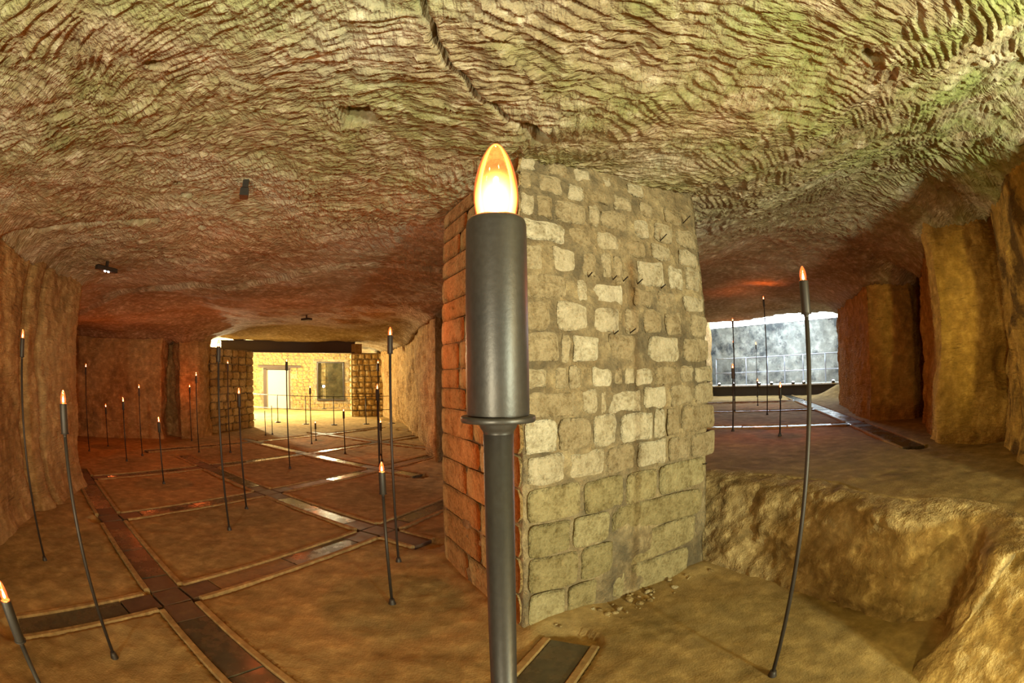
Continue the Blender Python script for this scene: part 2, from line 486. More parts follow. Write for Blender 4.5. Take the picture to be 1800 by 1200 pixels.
# ------------------------------------------------------------------ ground plan
LEFT_WALL = [(-2.9, -2.7), (-3.3, -0.2), (-3.75, 1.1), (-4.05, 1.75), (-4.62, 2.61), (-5.12, 3.62), (-5.28, 3.95), (-6.2, 4.1), (-9.8, 4.5)]
RECESS_WALL = [(-9.8, 4.5), (-10.1, 6.4), (-8.7, 7.3), (-7.8, 8.0), (-7.45, 8.2), (-7.8, 8.8), (-7.5, 8.75), (-7.12, 8.45), (-6.85, 8.85), (-7.05, 9.6), (-8.2, 9.9), (-10.6, 11.6), (-12.4, 15.5), (-12.6, 19.5)]
MIDDLE_WALL = [(6.7, 15.3), (5.2, 12.4), (3.4, 10.4), (1.6, 9.9), (0.2, 9.7), (-0.8, 9.4), (-1.24, 7.75), (-1.42, 8.2), (-2.2, 10.9), (-3.3, 13.9), (-4.1, 15.6), (-4.9, 17.2), (-6.3, 21.5)]
RIGHT_WALL = [(10.5, 9.6), (8.0, 8.9), (6.75, 8.25), (5.8, 6.72), (4.94, 5.3), (5.06, 5.16), (5.52, 4.84), (6.2, 5.05), (6.45, 4.8), (5.35, 4.36), (5.22, 4.36), (5.12, 4.2), (4.5, 3.6), (4.03, 3.12), (4.22, 2.84), (4.42, 2.52), (4.34, 2.4), (3.9, 2.1), (3.35, 1.55), (3.05, 0.8), (2.95, -0.6), (2.9, -2.7)]

def left_grooves(S, Z, X, Y):
    wob = 0.03 * vnoise(Z * 2, Z * 0, seed=12)
    return -0.10 * np.exp(-((Y - 2.62 + wob) / 0.045) ** 2) * (Y > 2) * (Y < 3.6) - 0.07 * np.exp(-((Y - 2.92 + wob) / 0.035) ** 2) * (X > -5.3) + 0.05 * smooth(2.6, 2.66, Y) * smooth(4.2, 3.6, Y)
structure(wall_sheet('wall_left', LEFT_WALL, -0.1, 3.2, 0.026, -1, 'wall_limestone', 11, 0.06, 0.010, 1.2, extra=left_grooves))
structure(wall_sheet('wall_recess', RECESS_WALL, -0.1, 3.0, 0.06, -1, 'wall_limestone', 21, 0.09, 0.012, 1.0, corner=0))
structure(wall_sheet('wall_middle', MIDDLE_WALL, -0.1, 3.3, 0.05, -1, 'wall_limestone', 31, 0.07, 0.03, 1.4, corner=0))
def right_crack(S, Z, X, Y):
    zz = Z - 0.6
    line = np.hypot(X - 4.33, Y - 2.45) + 0.05 * vnoise(Z * 2.2, Z * 0, seed=4)
    return -0.22 * np.exp(-((np.hypot(X - 4.38, Y - 2.46) + 0.09 * vnoise(Z * 2.3, Z * 0, seed=5) - 0.05) / 0.045) ** 2) - 0.06 * np.clip(vnoise(S * 5, Z * 1.1, seed=9), 0, 1) * smooth(2.6, 2.3, Y)
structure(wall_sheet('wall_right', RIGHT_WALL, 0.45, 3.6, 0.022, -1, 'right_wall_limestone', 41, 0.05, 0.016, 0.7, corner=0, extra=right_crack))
structure(wall_sheet('wall_rear', [(3.2, -2.6), (0, -2.75), (-3.2, -2.6)], -0.1, 3.4, 0.08, -1, 'wall_limestone', 51, 0.08, 0.01, 0.6))

# ------------------------------------------------------------------ ceiling
def graded(lo, hi, a, b, d0, r):
    mid = list(np.arange(a, b, d0))
    out = []; x, d = b, d0
    while x < hi: out.append(x); d *= 1 + r; x += d
    out.append(hi)
    left = []; x, d = a, d0
    while x > lo:
        d *= 1 + r; x -= d; left.append(max(x, lo))
    return np.array(sorted(set(left)) + mid + out)

CRACK = [(-0.29, 1.0), (-0.27, 1.17), (-0.26, 1.27), (-0.23, 1.46), (-0.18, 1.58), (-0.10, 1.74), (0.0, 1.91), (0.09, 1.98)]
CRACK_END = [(0.09, 1.98), (0.14, 2.08), (0.17, 2.18)]
CRACK2 = [(-4.2, 1.9), (-4.05, 2.38), (-3.82, 2.5), (-3.32, 2.71), (-2.93, 2.96)]
def ceiling():
    xs = graded(-14, 13, -2.6, 2.9, 0.0098, 0.02)
    ys = graded(-3.0, 26, 0.2, 3.2, 0.0098, 0.02)
    X, Y = np.meshgrid(xs, ys, indexing='ij')
    sp_ = np.maximum(np.repeat(np.gradient(xs)[:, None], len(ys), 1), np.gradient(ys)[None, :])
    Z = 2.6 + 0.07 * fbm(X * 0.55, Y * 0.55, None, 3, 3) + 0.02 * fbm(X * 2.2, Y * 2.2, None, 3, 9)
    Z += 0.32 * smooth(1.5, 3.2, X) + 0.12 * smooth(2.0, 3.4, X) * smooth(4.5, 3.0, Y)                                   # the vault rises over the right gallery
    Z -= 0.28 * smooth(-5.2, -7.2, X) * smooth(3.0, 4.5, Y) * smooth(11, 9, Y)
    Z -= 0.10 * smooth(10.5, 12.5, Y) * smooth(1, -1, X)
    # ledges where beds of rock came away
    led = smooth(-0.02, 0.02, (Y - 5.3) - 0.25 * vnoise(X * 0.9, Y * 0.4, seed=61))
    Z -= 0.05 * led * smooth(1.5, 0.5, X)
    fade = np.clip(0.030 / sp_, 0.0, 1)
    amp = 0.7 + 0.45 * vnoise(X * 0.9, Y * 0.9, seed=91) + 0.3 * smooth(0.0, 2.0, X)
    Z -= 0.024 * amp * gouges(X, Y, 77, 0.12, 0.5, w=0.055, seg=0.26) * fade
    Z -= 0.006 * gouges(X, Y, 177, -0.3, 0.6, w=0.034, seg=0.13, patch=0.4) * np.clip(0.018 / sp_, 0, 1)
    Z -= 0.010 * fbm(X * 9, Y * 9, None, 3, 15) * np.clip(0.05 / sp_, 0, 1)
    for pts, wd, dp in ((CRACK, 0.0085, 0.12), (CRACK_END, 0.024, 0.16), (CRACK2, 0.032, 0.10)):
        jx = X + 0.012 * vnoise(X * 14, Y * 14, seed=5); jy = Y + 0.012 * vnoise(X * 14, Y * 14, seed=6)
        msk = (X > min(p[0] for p in pts) - 0.3) & (X < max(p[0] for p in pts) + 0.3) & (Y > min(p[1] for p in pts) - 0.3) & (Y < max(p[1] for p in pts) + 0.3)
        d = np.full(X.shape, 9.0); d[msk] = poly_dist(jx[msk], jy[msk], pts)
        Z += dp * np.exp(-(d / wd) ** 2)
    for hx, hy, rr, dp in ((-0.71, 1.92, 0.078, 0.30), (-1.4, 1.14, 0.036, 0.20), (-2.2, 2.41, 0.034, 0.26), (-2.33, 2.67, 0.042, 0.30), (-2.7, 3.39, 0.04, 0.26), (-1.53, 2.99, 0.03, 0.22), (1.46, 1.14, 0.045, 0.10)):
        q = np.maximum(np.abs(X - hx), np.abs(Y - hy)) if rr > 0.06 else np.hypot(X - hx, Y - hy)
        Z += dp * smooth(rr * 1.1, rr * 0.9, q)
    for w_, dp, rr in ((LEFT_WALL, 0.22, 0.22), (RECESS_WALL, 0.22, 0.22), (MIDDLE_WALL[3:], 0.22, 0.22), (RIGHT_WALL[2:], 0.42, 0.42)):
        pts = chaikin(w_, 1)
        d = poly_dist(X, Y, [tuple(p) for p in pts])
        Z -= dp * np.exp(-(d / rr))
    # the gallery on the far right opens into a high shaft
    e = (X - 5.4) * 0.537 + (Y - 12.6) * 0.843
    Z -= (0.18 - 0.05 * smooth(5.5, 8.5, X)) * smooth(-3.0, 0.0, e) * (X > 3.0) * (1 + 0.5 * vnoise(X * 1.1, Y * 1.1, seed=88))
    Z = np.where((e > 0) & (X > 3.5), np.maximum(Z, 4.4), Z)
    structure(grid_obj('ceiling', np.stack([X, Y, Z], 2), 'ceiling_limestone'))
ceiling()

# ------------------------------------------------------------------ floors and their strips of slabs
A = np.array([-2.13, 2.17]); U = np.array([-1.696, 1.003]); V2 = np.array([0.898, 1.943])
STRIP = 0.215
SEGS = []      # (start, end) of every strip between two crossings
def P2(i, j): return A + U * i + V2 * j
V_LINES = {0: (-0.55, 2.35), 1: (-0.05, 4.6), 2: (0.0, 4.7), 3: (0.75, 4.0)}
U_LINES = {0: (-0.85, 2.35), 1: (-0.28, 2.6), 2: (0.6, 3.3), 3: (1.0, 3.3), 4: (1.0, 2.6)}
NODES = [(i, j) for i in range(0, 4) for j in range(0, 5) if V_LINES[i][0] - 0.01 <= j <= V_LINES[i][1] and U_LINES[j][0] <= i <= U_LINES[j][1]]
for i, (a, b) in V_LINES.items():
    ks = sorted({a, b} | {k for (ii, k) in NODES if ii == i})
    SEGS += [(P2(i, p), P2(i, q), (i, p) in NODES, (i, q) in NODES) for p, q in zip(ks[:-1], ks[1:])]
for j, (a, b) in U_LINES.items():
    ks = sorted({a, b} | {k for (k, jj) in NODES if jj == j})
    SEGS += [(P2(p, j), P2(q, j), (p, j) in NODES, (q, j) in NODES) for p, q in zip(ks[:-1], ks[1:])]
FRONT_TILE = (np.array([-0.20, 1.25]), np.array([0.28, 2.21]))

def floor_main():
    xs = graded(-14, 4.0, -3.2, 1.6, 0.022, 0.02); ys = graded(-3.0, 26, 0.3, 4.0, 0.022, 0.02)
    X, Y = np.meshgrid(xs, ys, indexing='ij')
    Z = 0.008 * fbm(X * 1.6, Y * 1.6, None, 3, 101) + 0.004 * fbm(X * 9, Y * 9, None, 3, 103)
    d = np.full(X.shape, 9.0)
    for a, b, _, _ in SEGS + [(FRONT_TILE[0], FRONT_TILE[1], 0, 0)]:
        d = np.minimum(d, poly_dist(X, Y, [tuple(a), tuple(b)]))
    Z = np.where(d < STRIP / 2 + 0.05, np.minimum(Z, 0) - 0.03, Z)
    # earth banked up at the foot of the pillar
    pd = poly_dist(X, Y, [(-0.5, 3.5), (0.055, 2.4), (1.29, 3.09)])
    Z += 0.05 * np.exp(-(pd / 0.13) ** 2) * (0.6 + 0.5 * vnoise(X * 5, Y * 5, seed=8)) * (d > 0.2)
    return structure(grid_obj('floor', np.stack([X, Y, Z], 2), 'floor_earth'))
FLOOR = floor_main()

SLAB_CACHE = {}
def slab(parent, mid, ang, length, width, z, mat, th=0.03, bev=0.004, name='slab'):
    key = (round(length, 2), round(width, 3), mat, round(th, 3))
    if key not in SLAB_CACHE:
        SLAB_CACHE[key] = box_mesh(name, (key[0], width, th), (0, 0, -th / 2), bev)
    o = link(name, SLAB_CACHE[key], mat, parent)
    o.location = (mid[0], mid[1], z); o.rotation_euler = (0, 0, ang)
    return o

def lay_strip(parent, a, b, na, nb, z0, w=STRIP, arm=0.25, mats=('slate_slab', 'cross_slab', 'sandy_slab'), kerb=True, piece=0.8, plain=0.0):
    d = b - a; L = np.hypot(*d); u = d / L; ang = math.atan2(d[1], d[0]); n = np.array([-u[1], u[0]])
    s0 = w / 2 + 0.01 if na else 0.0; s1 = L - (w / 2 + 0.01) if nb else L
    cuts = [s0]
    if na and s1 - s0 > 0.5: cuts.append(s0 + arm)
    end = s1 - arm if (nb and s1 - s0 > 0.5) else s1
    k = max(1, int(round((end - cuts[-1]) / piece))); base = cuts[-1]
    cuts += [base + (end - base) * q / k for q in range(1, k + 1)]
    if end < s1: cuts.append(s1)
    for q in range(len(cuts) - 1):
        p, r = cuts[q], cuts[q + 1]
        is_arm = (q == 0 and na) or (q == len(cuts) - 2 and nb)
        mt = mats[1] if is_arm else (mats[2] if rng.random() < plain else mats[0])
        o = slab(parent, a + u * (p + r) / 2, ang, r - p - 0.006, w, z0 + rng.uniform(-0.002, 0.002), mt)
        o.rotation_euler = (rng.uniform(-.004, .004), rng.uniform(-.003, .003), ang)
    if kerb and s1 - s0 > 0.3:
        for sd in (-1, 1):
            c0, c1 = s0 + (0.05 if na else 0), s1 - (0.05 if nb else 0)
            slab(parent, a + u * (c0 + c1) / 2 + n * sd * (w / 2 + 0.026), ang, c1 - c0, 0.045, z0 + 0.011, 'kerb_stone', 0.045, 0.006, 'kerb')

for a, b, na, nb in SEGS:
    lay_strip(FLOOR, a, b, na, nb, 0.002, plain=0.12)
for i, j in NODES:
    p = P2(i, j)
    slab(FLOOR, p, math.atan2(V2[1], V2[0]), STRIP, STRIP, 0.003, 'cross_slab')
lay_strip(FLOOR, FRONT_TILE[0], FRONT_TILE[1], False, False, 0.004, piece=0.5)

# raised floor of the right gallery
STEP_Z = 0.6
#   x, y at the foot, set-back of the upper edge
STEP = [(1.16, 3.5, .10), (1.36, 3.22, .16), (1.5, 2.87, .30), (1.64, 2.55, .34), (1.76, 2.22, .18), (1.9, 1.86, .12), (2.02, 1.6, .12), (2.2, 1.5, .10), (2.26, 1.42, .08), (2.1, 1.34, .12), (1.82, 1.26, .30), (1.70, 1.12, .46), (1.74, 0.8, .46), (1.82, 0.4, .42), (1.9, 0.0, .35), (1.95, -1.0, .3), (2.0, -2.7, .3)]
def raised_floor():
    P, s = resample(chaikin(STEP, 2), 0.016)
    tx = np.gradient(P[:, 0]); ty = np.gradient(P[:, 1]); L = np.hypot(tx, ty)
    ox, oy = ty / L, -tx / L                      # away from the room -> into the step is the other way
    k = 9; ker = np.ones(k) / k
    ox = np.convolve(np.pad(ox, k, 'edge'), ker, 'same')[k:-k]; oy = np.convolve(np.pad(oy, k, 'edge'), ker, 'same')[k:-k]
    if ox[len(ox) // 4] > 0: ox, oy = -ox, -oy   # outward = towards the viewer (-x)
    t = np.linspace(0, 1, 58)
    # profile: rises, leans back by the set-back, rounds over and runs inwards
    zz = np.where(t < 0.72, -0.08 + 0.63 * (t / 0.72), 0.55 + 0.055 * np.sin(np.clip((t - 0.72) / 0.28, 0, 1) * math.pi / 2))
    back = np.where(t < 0.72, t / 0.72, 1.0)
    over = np.where(t < 0.72, 0, ((t - 0.72) / 0.28) ** 1.5 * 0.28)
    S, T = np.meshgrid(s, t, indexing='ij')
    Z = np.repeat(zz[None, :], len(s), 0)
    inn = P[:, 2:3] * back[None, :] ** 1.3 + over[None, :]
    X = P[:, 0:1] - ox[:, None] * inn; Y = P[:, 1:2] - oy[:, None] * inn
    face = smooth(1.0, 0.8, T)
    D = 0.045 * fbm(X * 3, Y * 3, Z * 3, 4, 201) + 0.02 * fbm(X * 10, Y * 10, Z * 14, 3, 207, 0.6)
    bl = vnoise(S * 6.5, Z * 8, seed=211); D += 0.035 * np.clip(bl, 0, 1) ** 0.6 * smooth(0.15, 0.45, T) * smooth(1.15, 0.9, S)   # rubble next to the pillar
    bl2 = vnoise(S * 3.4, Z * 5, seed=213); D += 0.022 * np.sign(bl2) * np.abs(bl2) ** 0.5 * (S < 2.4)
    D -= 0.07 * np.exp(-(np.hypot(S - 1.62, Z - 0.33) / 0.02) ** 2)
    D *= face
    Zd = Z + 0.012 * fbm(X * 5, Y * 5, None, 3, 222) * smooth(0.5, 1.0, T)
    G = np.stack([X + ox[:, None] * D, Y + oy[:, None] * D, Zd], 2)
    st = structure(grid_obj('wall_step', G, 'step_rock'))
    # the level behind it
    xs = graded(1.0, 13.0, 1.6, 4.6, 0.03, 0.02); ys = graded(-3.0, 18.0, 0.2, 4.5, 0.03, 0.02)
    X, Y = np.meshgrid(xs, ys, indexing='ij')
    edge = [(P[q, 0] - ox[q] * (P[q, 2] + 0.12), P[q, 1] - oy[q] * (P[q, 2] + 0.12)) for q in range(0, len(P), 8)]
    edge = [(1.1, 9.0)] + edge
    ex = np.interp(Y, [p[1] for p in edge][::-1], [p[0] for p in edge][::-1])
    # signed by x against the edge line (single valued except in the notch)
    dist = poly_dist(X, Y, edge)
    inside = X > ex
    Z = STEP_Z + 0.010 * fbm(X * 1.5, Y * 1.5, None, 3, 231) + 0.004 * fbm(X * 8, Y * 8, None, 2, 233)
    Z -= 0.9 * np.where(inside, smooth(0.10, 0.0, dist), 1.0)
    strip_d = np.full(X.shape, 9.0)
    for a, b in R_STRIPS: strip_d = np.minimum(strip_d, poly_dist(X, Y, [tuple(a), tuple(b)]))
    Z = np.where(strip_d < 0.16, np.minimum(Z, STEP_Z) - 0.03, Z)
    Z += 0.32 * np.exp(-(np.hypot(X - 8.5, Y - 10.3) / 0.55) ** 2)
    rf = structure(grid_obj('floor_raised', np.stack([X, Y, Z], 2), 'floor_earth'))
    return rf
RV = np.array([0.42, 0.9075]); RU = np.array([-0.84, 0.5426])
R0 = np.array([3.70, 3.22])
R_STRIPS = [(R0, R0 + RV * 10.0)]
R_T = (2.2, 4.85, 7.5)
R_STRIPS += [(R0 + RV * t, R0 + RV * t + RU * 2.4) for t in R_T]
RAISED = raised_floor()
ts = [0] + list(R_T) + [10.0]
for q in range(len(ts) - 1):
    lay_strip(RAISED, R0 + RV * ts[q], R0 + RV * ts[q + 1], q > 0, q < len(ts) - 2, STEP_Z + 0.003, w=0.26, piece=0.9)
for t in R_T:
    slab(RAISED, R0 + RV * t, math.atan2(RV[1], RV[0]), 0.26, 0.26, STEP_Z + 0.004, 'slate_slab')
    lay_strip(RAISED, R0 + RV * t, R0 + RV * t + RU * 2.4, True, False, STEP_Z + 0.003, w=0.26, piece=0.8)

# ------------------------------------------------------------------ masonry
def stone_mesh(name, w, h, depth, bulge, seed, nx=6, nz=5, rag=0.010):
    u = np.linspace(0, 1, nx); v = np.linspace(0, 1, nz)
    Ug, Vg = np.meshgrid(u, v, indexing='ij')
    a = 2 * Ug - 1; b = 2 * Vg - 1
    r4 = (np.abs(a) ** 9 + np.abs(b) ** 9)
    k = np.where(r4 > 1, (1 / np.maximum(r4, 1e-6)) ** (1 / 9), 1.0)
    x = a * k * w / 2; z = b * k * h / 2
    x = x + rag * vnoise(Ug * 3 + seed * 1.7, Vg * 3, seed=seed); z = z + rag * vnoise(Ug * 3 + seed * 2.3, Vg * 3 + 9, seed=seed + 1)
    y = bulge * (1 - a ** 6) * (1 - b ** 6) + bulge * 0.8 * vnoise(Ug * 2.6 + seed, Vg * 2.6, seed=seed + 2) * (1 - np.abs(a) ** 3) * (1 - np.abs(b) ** 3)
    front = np.stack([x, -y, z], 2).reshape(-1, 3)
    V_ = [tuple(p) for p in front]; F_ = [tuple(f) for f in grid_faces(nx, nz, True)]
    ring = [i * nz for i in range(nx)] + [(nx - 1) * nz + j for j in range(1, nz)] + [i * nz + nz - 1 for i in range(nx - 2, -1, -1)] + [j for j in range(nz - 2, 0, -1)]
    o = len(V_)
    for i in ring: V_.append((V_[i][0] * 1.01, depth, V_[i][2] * 1.01))
    for q in range(len(ring)):
        F_.append((ring[q], ring[(q + 1) % len(ring)], o + (q + 1) % len(ring), o + q))
    return mesh_np(name, V_, F_)

PIL_P0, PIL_P1, PIL_P3 = np.array([0.055, 2.40]), np.array([1.29, 3.09]), np.array([-0.495, 3.49])
PIL_L = np.hypot(*(PIL_P1 - PIL_P0)); PIL_U = (PIL_P1 - PIL_P0) / PIL_L; PIL_N = np.array([PIL_U[1], -PIL_U[0]])
PL_L = np.hypot(*(PIL_P3 - PIL_P0)); PL_U = (PIL_P3 - PIL_P0) / PL_L; PL_N = np.array([-PL_U[1], PL_U[0]])
COURSE_Z = [2.60, 2.488, 2.371, 2.223, 2.093, 1.919, 1.786, 1.624, 1.45, 1.318, 1.18, 0.998, 0.827, 0.631, 0.437, 0.219, 0.0]
ROWS = [
 [(-0.0, 0.07), (0.13, 0.22), (0.25, 0.34), (0.4, 0.46), (0.55, 0.65)],
 [(-0.0, 0.05), (0.08, 0.19), (0.22, 0.3), (0.31, 0.43), (0.46, 0.56), (0.61, 0.7), (0.78, 0.9)],
 [(-0.0, 0.06), (0.07, 0.14), (0.15, 0.3), (0.32, 0.37), (0.38, 0.53), (0.57, 0.66), (0.7, 0.82), (0.85, 0.99)],
 [(0.0, 0.2), (0.21, 0.32), (0.35, 0.47), (0.52, 0.63), (0.67, 0.79), (0.85, 1.0)],
 [(0.0, 0.09), (0.13, 0.24), (0.27, 0.34), (0.37, 0.42), (0.43, 0.48), (0.57, 0.74), (0.77, 0.87), (0.89, 1.0)],
 [(0.0, 0.19), (0.24, 0.29), (0.32, 0.48), (0.54, 0.65), (0.69, 0.81), (0.86, 1.03)],
 [(0.0, 0.11), (0.14, 0.29), (0.31, 0.45), (0.48, 0.56), (0.59, 0.7), (0.73, 0.84), (0.9, 1.03)],
 [(0.0, 0.15), (0.16, 0.2), (0.21, 0.34), (0.39, 0.53), (0.61, 0.81), (0.84, 1.04)],
 [(0.0, 0.09), (0.13, 0.18), (0.19, 0.25), (0.3, 0.4), (0.41, 0.45), (0.46, 0.52), (0.53, 0.63), (0.65, 0.8), (0.81, 0.91), (0.92, 1.06)],
 [(0.0, 0.22), (0.25, 0.33), (0.34, 0.37), (0.38, 0.56), (0.58, 0.72), (0.74, 0.9), (0.91, 1.07)],
 [(0.0, 0.13), (0.14, 0.29), (0.3, 0.42), (0.44, 0.63), (0.64, 0.71), (0.72, 0.81), (0.82, 1.08)],
 [(0.0, 0.17), (0.18, 0.36), (0.37, 0.52), (0.54, 0.72), (0.73, 0.88), (0.89, 1.08)],
 [(0.0, 0.24), (0.25, 0.46), (0.47, 0.66), (0.67, 1.0)],
 [(0.0, 0.19), (0.2, 0.39), (0.4, 0.98)],
 [(0.0, 0.23), (0.24, 0.41), (0.42, 0.94)],
 [(0.0, 0.17), (0.18, 0.33), (0.40, 0.48), (0.51, 0.9)]]

def pillar():
    root = empty('masonry_pillar', (PIL_P0[0], PIL_P0[1], 0))
    tag(root, 'square pillar of pale coursed limestone blocks standing behind the nearest candle lamp', 'pillar')
    org = Vector(root.location)
    # mortar core, slightly behind the stone faces
    ins = 0.002
    c0 = PIL_P0 - PIL_N * ins - PL_N * ins; c1 = PIL_P1 - PIL_N * ins + PIL_U * 0.02; c3 = PIL_P3 - PL_N * ins; c2 = c1 + (c3 - c0)
    loop = np.array([c3, c0, c1, c2, c3])
    seg = []; corner = []
    for a, b in zip(loop[:-1], loop[1:]):
        n = int(np.hypot(*(b - a)) / 0.025)
        for q in range(n): seg.append(a + (b - a) * q / n)
    seg = np.array(seg + [loop[0]])
    cen = loop[:-1].mean(0)
    z = np.linspace(-0.05, 2.95, 120)
    X = np.repeat(seg[:, :1], len(z), 1); Y = np.repeat(seg[:, 1:], len(z), 1); Z = np.repeat(z[None, :], len(seg), 0)
    dx, dy = X - cen[0], Y - cen[1]; r = np.hypot(dx, dy)
    D = 0.011 * fbm(X * 5.5, Y * 5.5, Z * 5.5, 4, 301) + 0.03 * (1 - Z / 2.6) - 0.004
    D += 0.005 * smooth(0.85, 0.55, Z)
    X = X + dx / r * D; Y = Y + dy / r * D
    core = grid_obj('mortar_core', np.stack([X - org.x, Y - org.y, Z], 2), 'mortar', root)
    core['label'] = 'grey-brown mortar between the blocks'
    a_f = math.atan2(PIL_U[1], PIL_U[0]); sd = 1000
    for r_, row in enumerate(ROWS):
        zt, zb = COURSE_Z[r_], COURSE_Z[r_ + 1]
        big = r_ >= 12
        for q, (s0, s1) in enumerate(row):
            sd += 7
            w = (s1 - s0) * PIL_L - (0.012 if big else 0.006)
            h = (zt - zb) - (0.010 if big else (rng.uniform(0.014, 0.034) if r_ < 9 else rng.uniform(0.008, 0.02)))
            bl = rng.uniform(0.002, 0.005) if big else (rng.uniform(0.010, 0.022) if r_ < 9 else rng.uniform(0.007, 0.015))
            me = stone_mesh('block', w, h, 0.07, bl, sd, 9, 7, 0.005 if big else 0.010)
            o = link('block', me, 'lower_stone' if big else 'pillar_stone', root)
            zc = (zt + zb) / 2 + rng.uniform(-0.006, 0.006)
            lean = 0.03 * (1 - zc / 2.6) + (0.005 if big else 0)
            c = PIL_P0 + PIL_U * ((s0 + s1) / 2 * PIL_L) + PIL_N * (lean - 0.006)
            o.location = (c[0] - org.x, c[1] - org.y, zc); o.rotation_euler = (rng.uniform(-.03, .03), rng.uniform(-.03, .03), a_f + rng.uniform(-.02, .02))
    # the side turned to the candle hall
    a_l = math.atan2(-PL_U[1], -PL_U[0])
    for r_ in range(16):
        zt, zb = COURSE_Z[r_], COURSE_Z[r_ + 1]
        cuts = [0.0] + rng.choice(([0.5], [0.33, 0.7], [0.42], [0.28, 0.62], [0.6])) + [1.0]
        for s0, s1 in zip(cuts[:-1], cuts[1:]):
            sd += 7
            me = stone_mesh('block', (s1 - s0) * PL_L - 0.006, zt - zb - 0.004, 0.07, 0.004, sd, 6, 5, 0.003)
            o = link('block', me, 'ochre_stone', root)
            zc = (zt + zb) / 2; lean = 0.03 * (1 - zc / 2.6) + 0.006
            c = PIL_P0 + PL_U * ((s0 + s1) / 2 * PL_L) + PL_N * lean
            o.location = (c[0] - org.x, c[1] - org.y, zc); o.rotation_euler = (0, 0, a_l)
    # iron nails driven into the joints
    for s, zc, ln in ((0.915, 2.415, .085), (0.735, 2.244, .08), (0.303, 1.94, .05), (0.429, 1.94, .05), (0.489, 1.943, .05), (0.573, 1.94, .055), (0.72, 1.933, .045), (0.426, 1.629, .05), (0.513, 1.639, .07), (0.987, 0.771, .06)):
        c = PIL_P0 + PIL_U * s * PIL_L
        p0 = Vector((c[0] - PIL_N[0] * .02 - org.x, c[1] - PIL_N[1] * .02 - org.y, zc - 0.012))
        dr = Vector((PIL_N[0] - PIL_U[0] * 0.3, PIL_N[1] - PIL_U[1] * 0.3, 0.25)).normalized()
        link('nail', tube_mesh('nail', [p0, p0 + dr * (ln + 0.03), p0 + dr * (ln + 0.034)], 0.0038, 6), 'rusty_nail', root)
pillar()

def pebble_mesh(seed, s):
    nu, nv = 9, 6; V_ = []; F_ = []
    for j in range(nv):
        th = math.pi * (j + 0.5) / nv
        for i in range(nu):
            ph = 2 * math.pi * i / nu
            k = s * (1 + 0.28 * float(vnoise(np.array([math.cos(ph) * 1.4 + seed]), np.array([math.sin(ph) * 1.4 + th]), seed=seed)[0]))
            V_.append((k * math.sin(th) * math.cos(ph), 0.75 * k * math.sin(th) * math.sin(ph), 0.5 * k * math.cos(th)))
    for j in range(nv - 1):
        for i in range(nu):
            F_.append((j * nu + i, (j + 1) * nu + i, (j + 1) * nu + (i + 1) % nu, j * nu + (i + 1) % nu))
    V_ += [(0, 0, 0.5 * s * 0.98), (0, 0, -0.5 * s * 0.98)]
    me = bpy.data.meshes.new('pebble')
    F_ += [(len(V_) - 2, i, (i + 1) % nu) for i in range(nu)] + [(len(V_) - 1, (nv - 1) * nu + (i + 1) % nu, (nv - 1) * nu + i) for i in range(nu)]
    me.from_pydata(V_, [], F_); me.polygons.foreach_set('use_smooth', np.ones(len(F_), bool)); me.update(); return me
for q in range(46):
    s = rng.random(); off = 0.06 + abs(rng.gauss(0, 0.09))
    if q < 22: s = rng.uniform(0.3, 0.62)
    c = PIL_P0 + PIL_U * s * PIL_L + PIL_N * off
    sz = rng.choice((0.009, 0.012, 0.016, 0.024)) if q > 6 else rng.uniform(0.02, 0.036)
    o = link('pebble', pebble_mesh(q + 3, sz), 'pebble_stone', None, (c[0], c[1], 0.05 * math.exp(-(off / .13) ** 2) * 0.6 + 0.004 + sz * 0.2))
    o.rotation_euler = (rng.uniform(-.3, .3), rng.uniform(-.3, .3), rng.uniform(0, 6))
    tag(o, 'small pale pebble in the rubble at the foot of the masonry pillar', 'pebble', 'pebbles at the foot of the pillar')

# piers of the back room
STONE_SET = {}
def pier_stone(parent, c, ang, w, h, key):
    k = (key, round(w, 2), round(h, 2))
    if k not in STONE_SET: STONE_SET[k] = stone_mesh('block', k[1] - 0.015, k[2] - 0.02, 0.1, 0.04, 500 + len(STONE_SET) * 3, 5, 4, 0.012)
    o = link('block', STONE_SET[k], 'pier_stone', parent); o.location = c; o.rotation_euler = (0, 0, ang); return o
def pier(name, label, a, b, depth, top, cw, ch, end_at_b=False, end_at_a=False):
    a = np.array(a); b = np.array(b); L = np.hypot(*(b - a)); u = (b - a) / L; n = np.array([u[1], -u[0]]); ang = math.atan2(u[1], u[0])
    root = empty(name, (a[0], a[1], 0)); tag(root, label, 'pier')
    me = box_mesh('core', (L - 0.02, depth - 0.04, top + 0.05), (L / 2, depth / 2 + 0.01, top / 2), 0.0)
    core = link('core', me, 'mortar', root); core.rotation_euler = (0, 0, ang)
    nr = int(round(top / ch)); hh = top / nr
    for r_ in range(nr):
        x = 0.0; k = max(2, int(round(L / cw)))
        ws = [rng.choice((0.8, 1.0, 1.2)) for _ in range(k)]; tot = sum(ws)
        for w in ws:
            w = round(w / tot * L, 2); c = u * (x + w / 2) + n * 0.0
            pier_stone(root, (c[0], c[1], (r_ + .5) * hh), ang, w, hh, rng.choice('abc')); x += w
        for flag, base, ea in ((end_at_b, u * L, ang + math.pi / 2), (end_at_a, -n * depth, ang - math.pi / 2)):
            if flag:
                x = 0; k = max(1, int(round(depth / cw)))
                for q in range(k):
                    w = round(depth / k, 2); d_ = np.array([math.cos(ea), math.sin(ea)])
                    c = base + d_ * (q + .5) * w
                    pier_stone(root, (c[0], c[1], (r_ + .5) * hh), ea, w, hh, rng.choice('abc'))
    return root
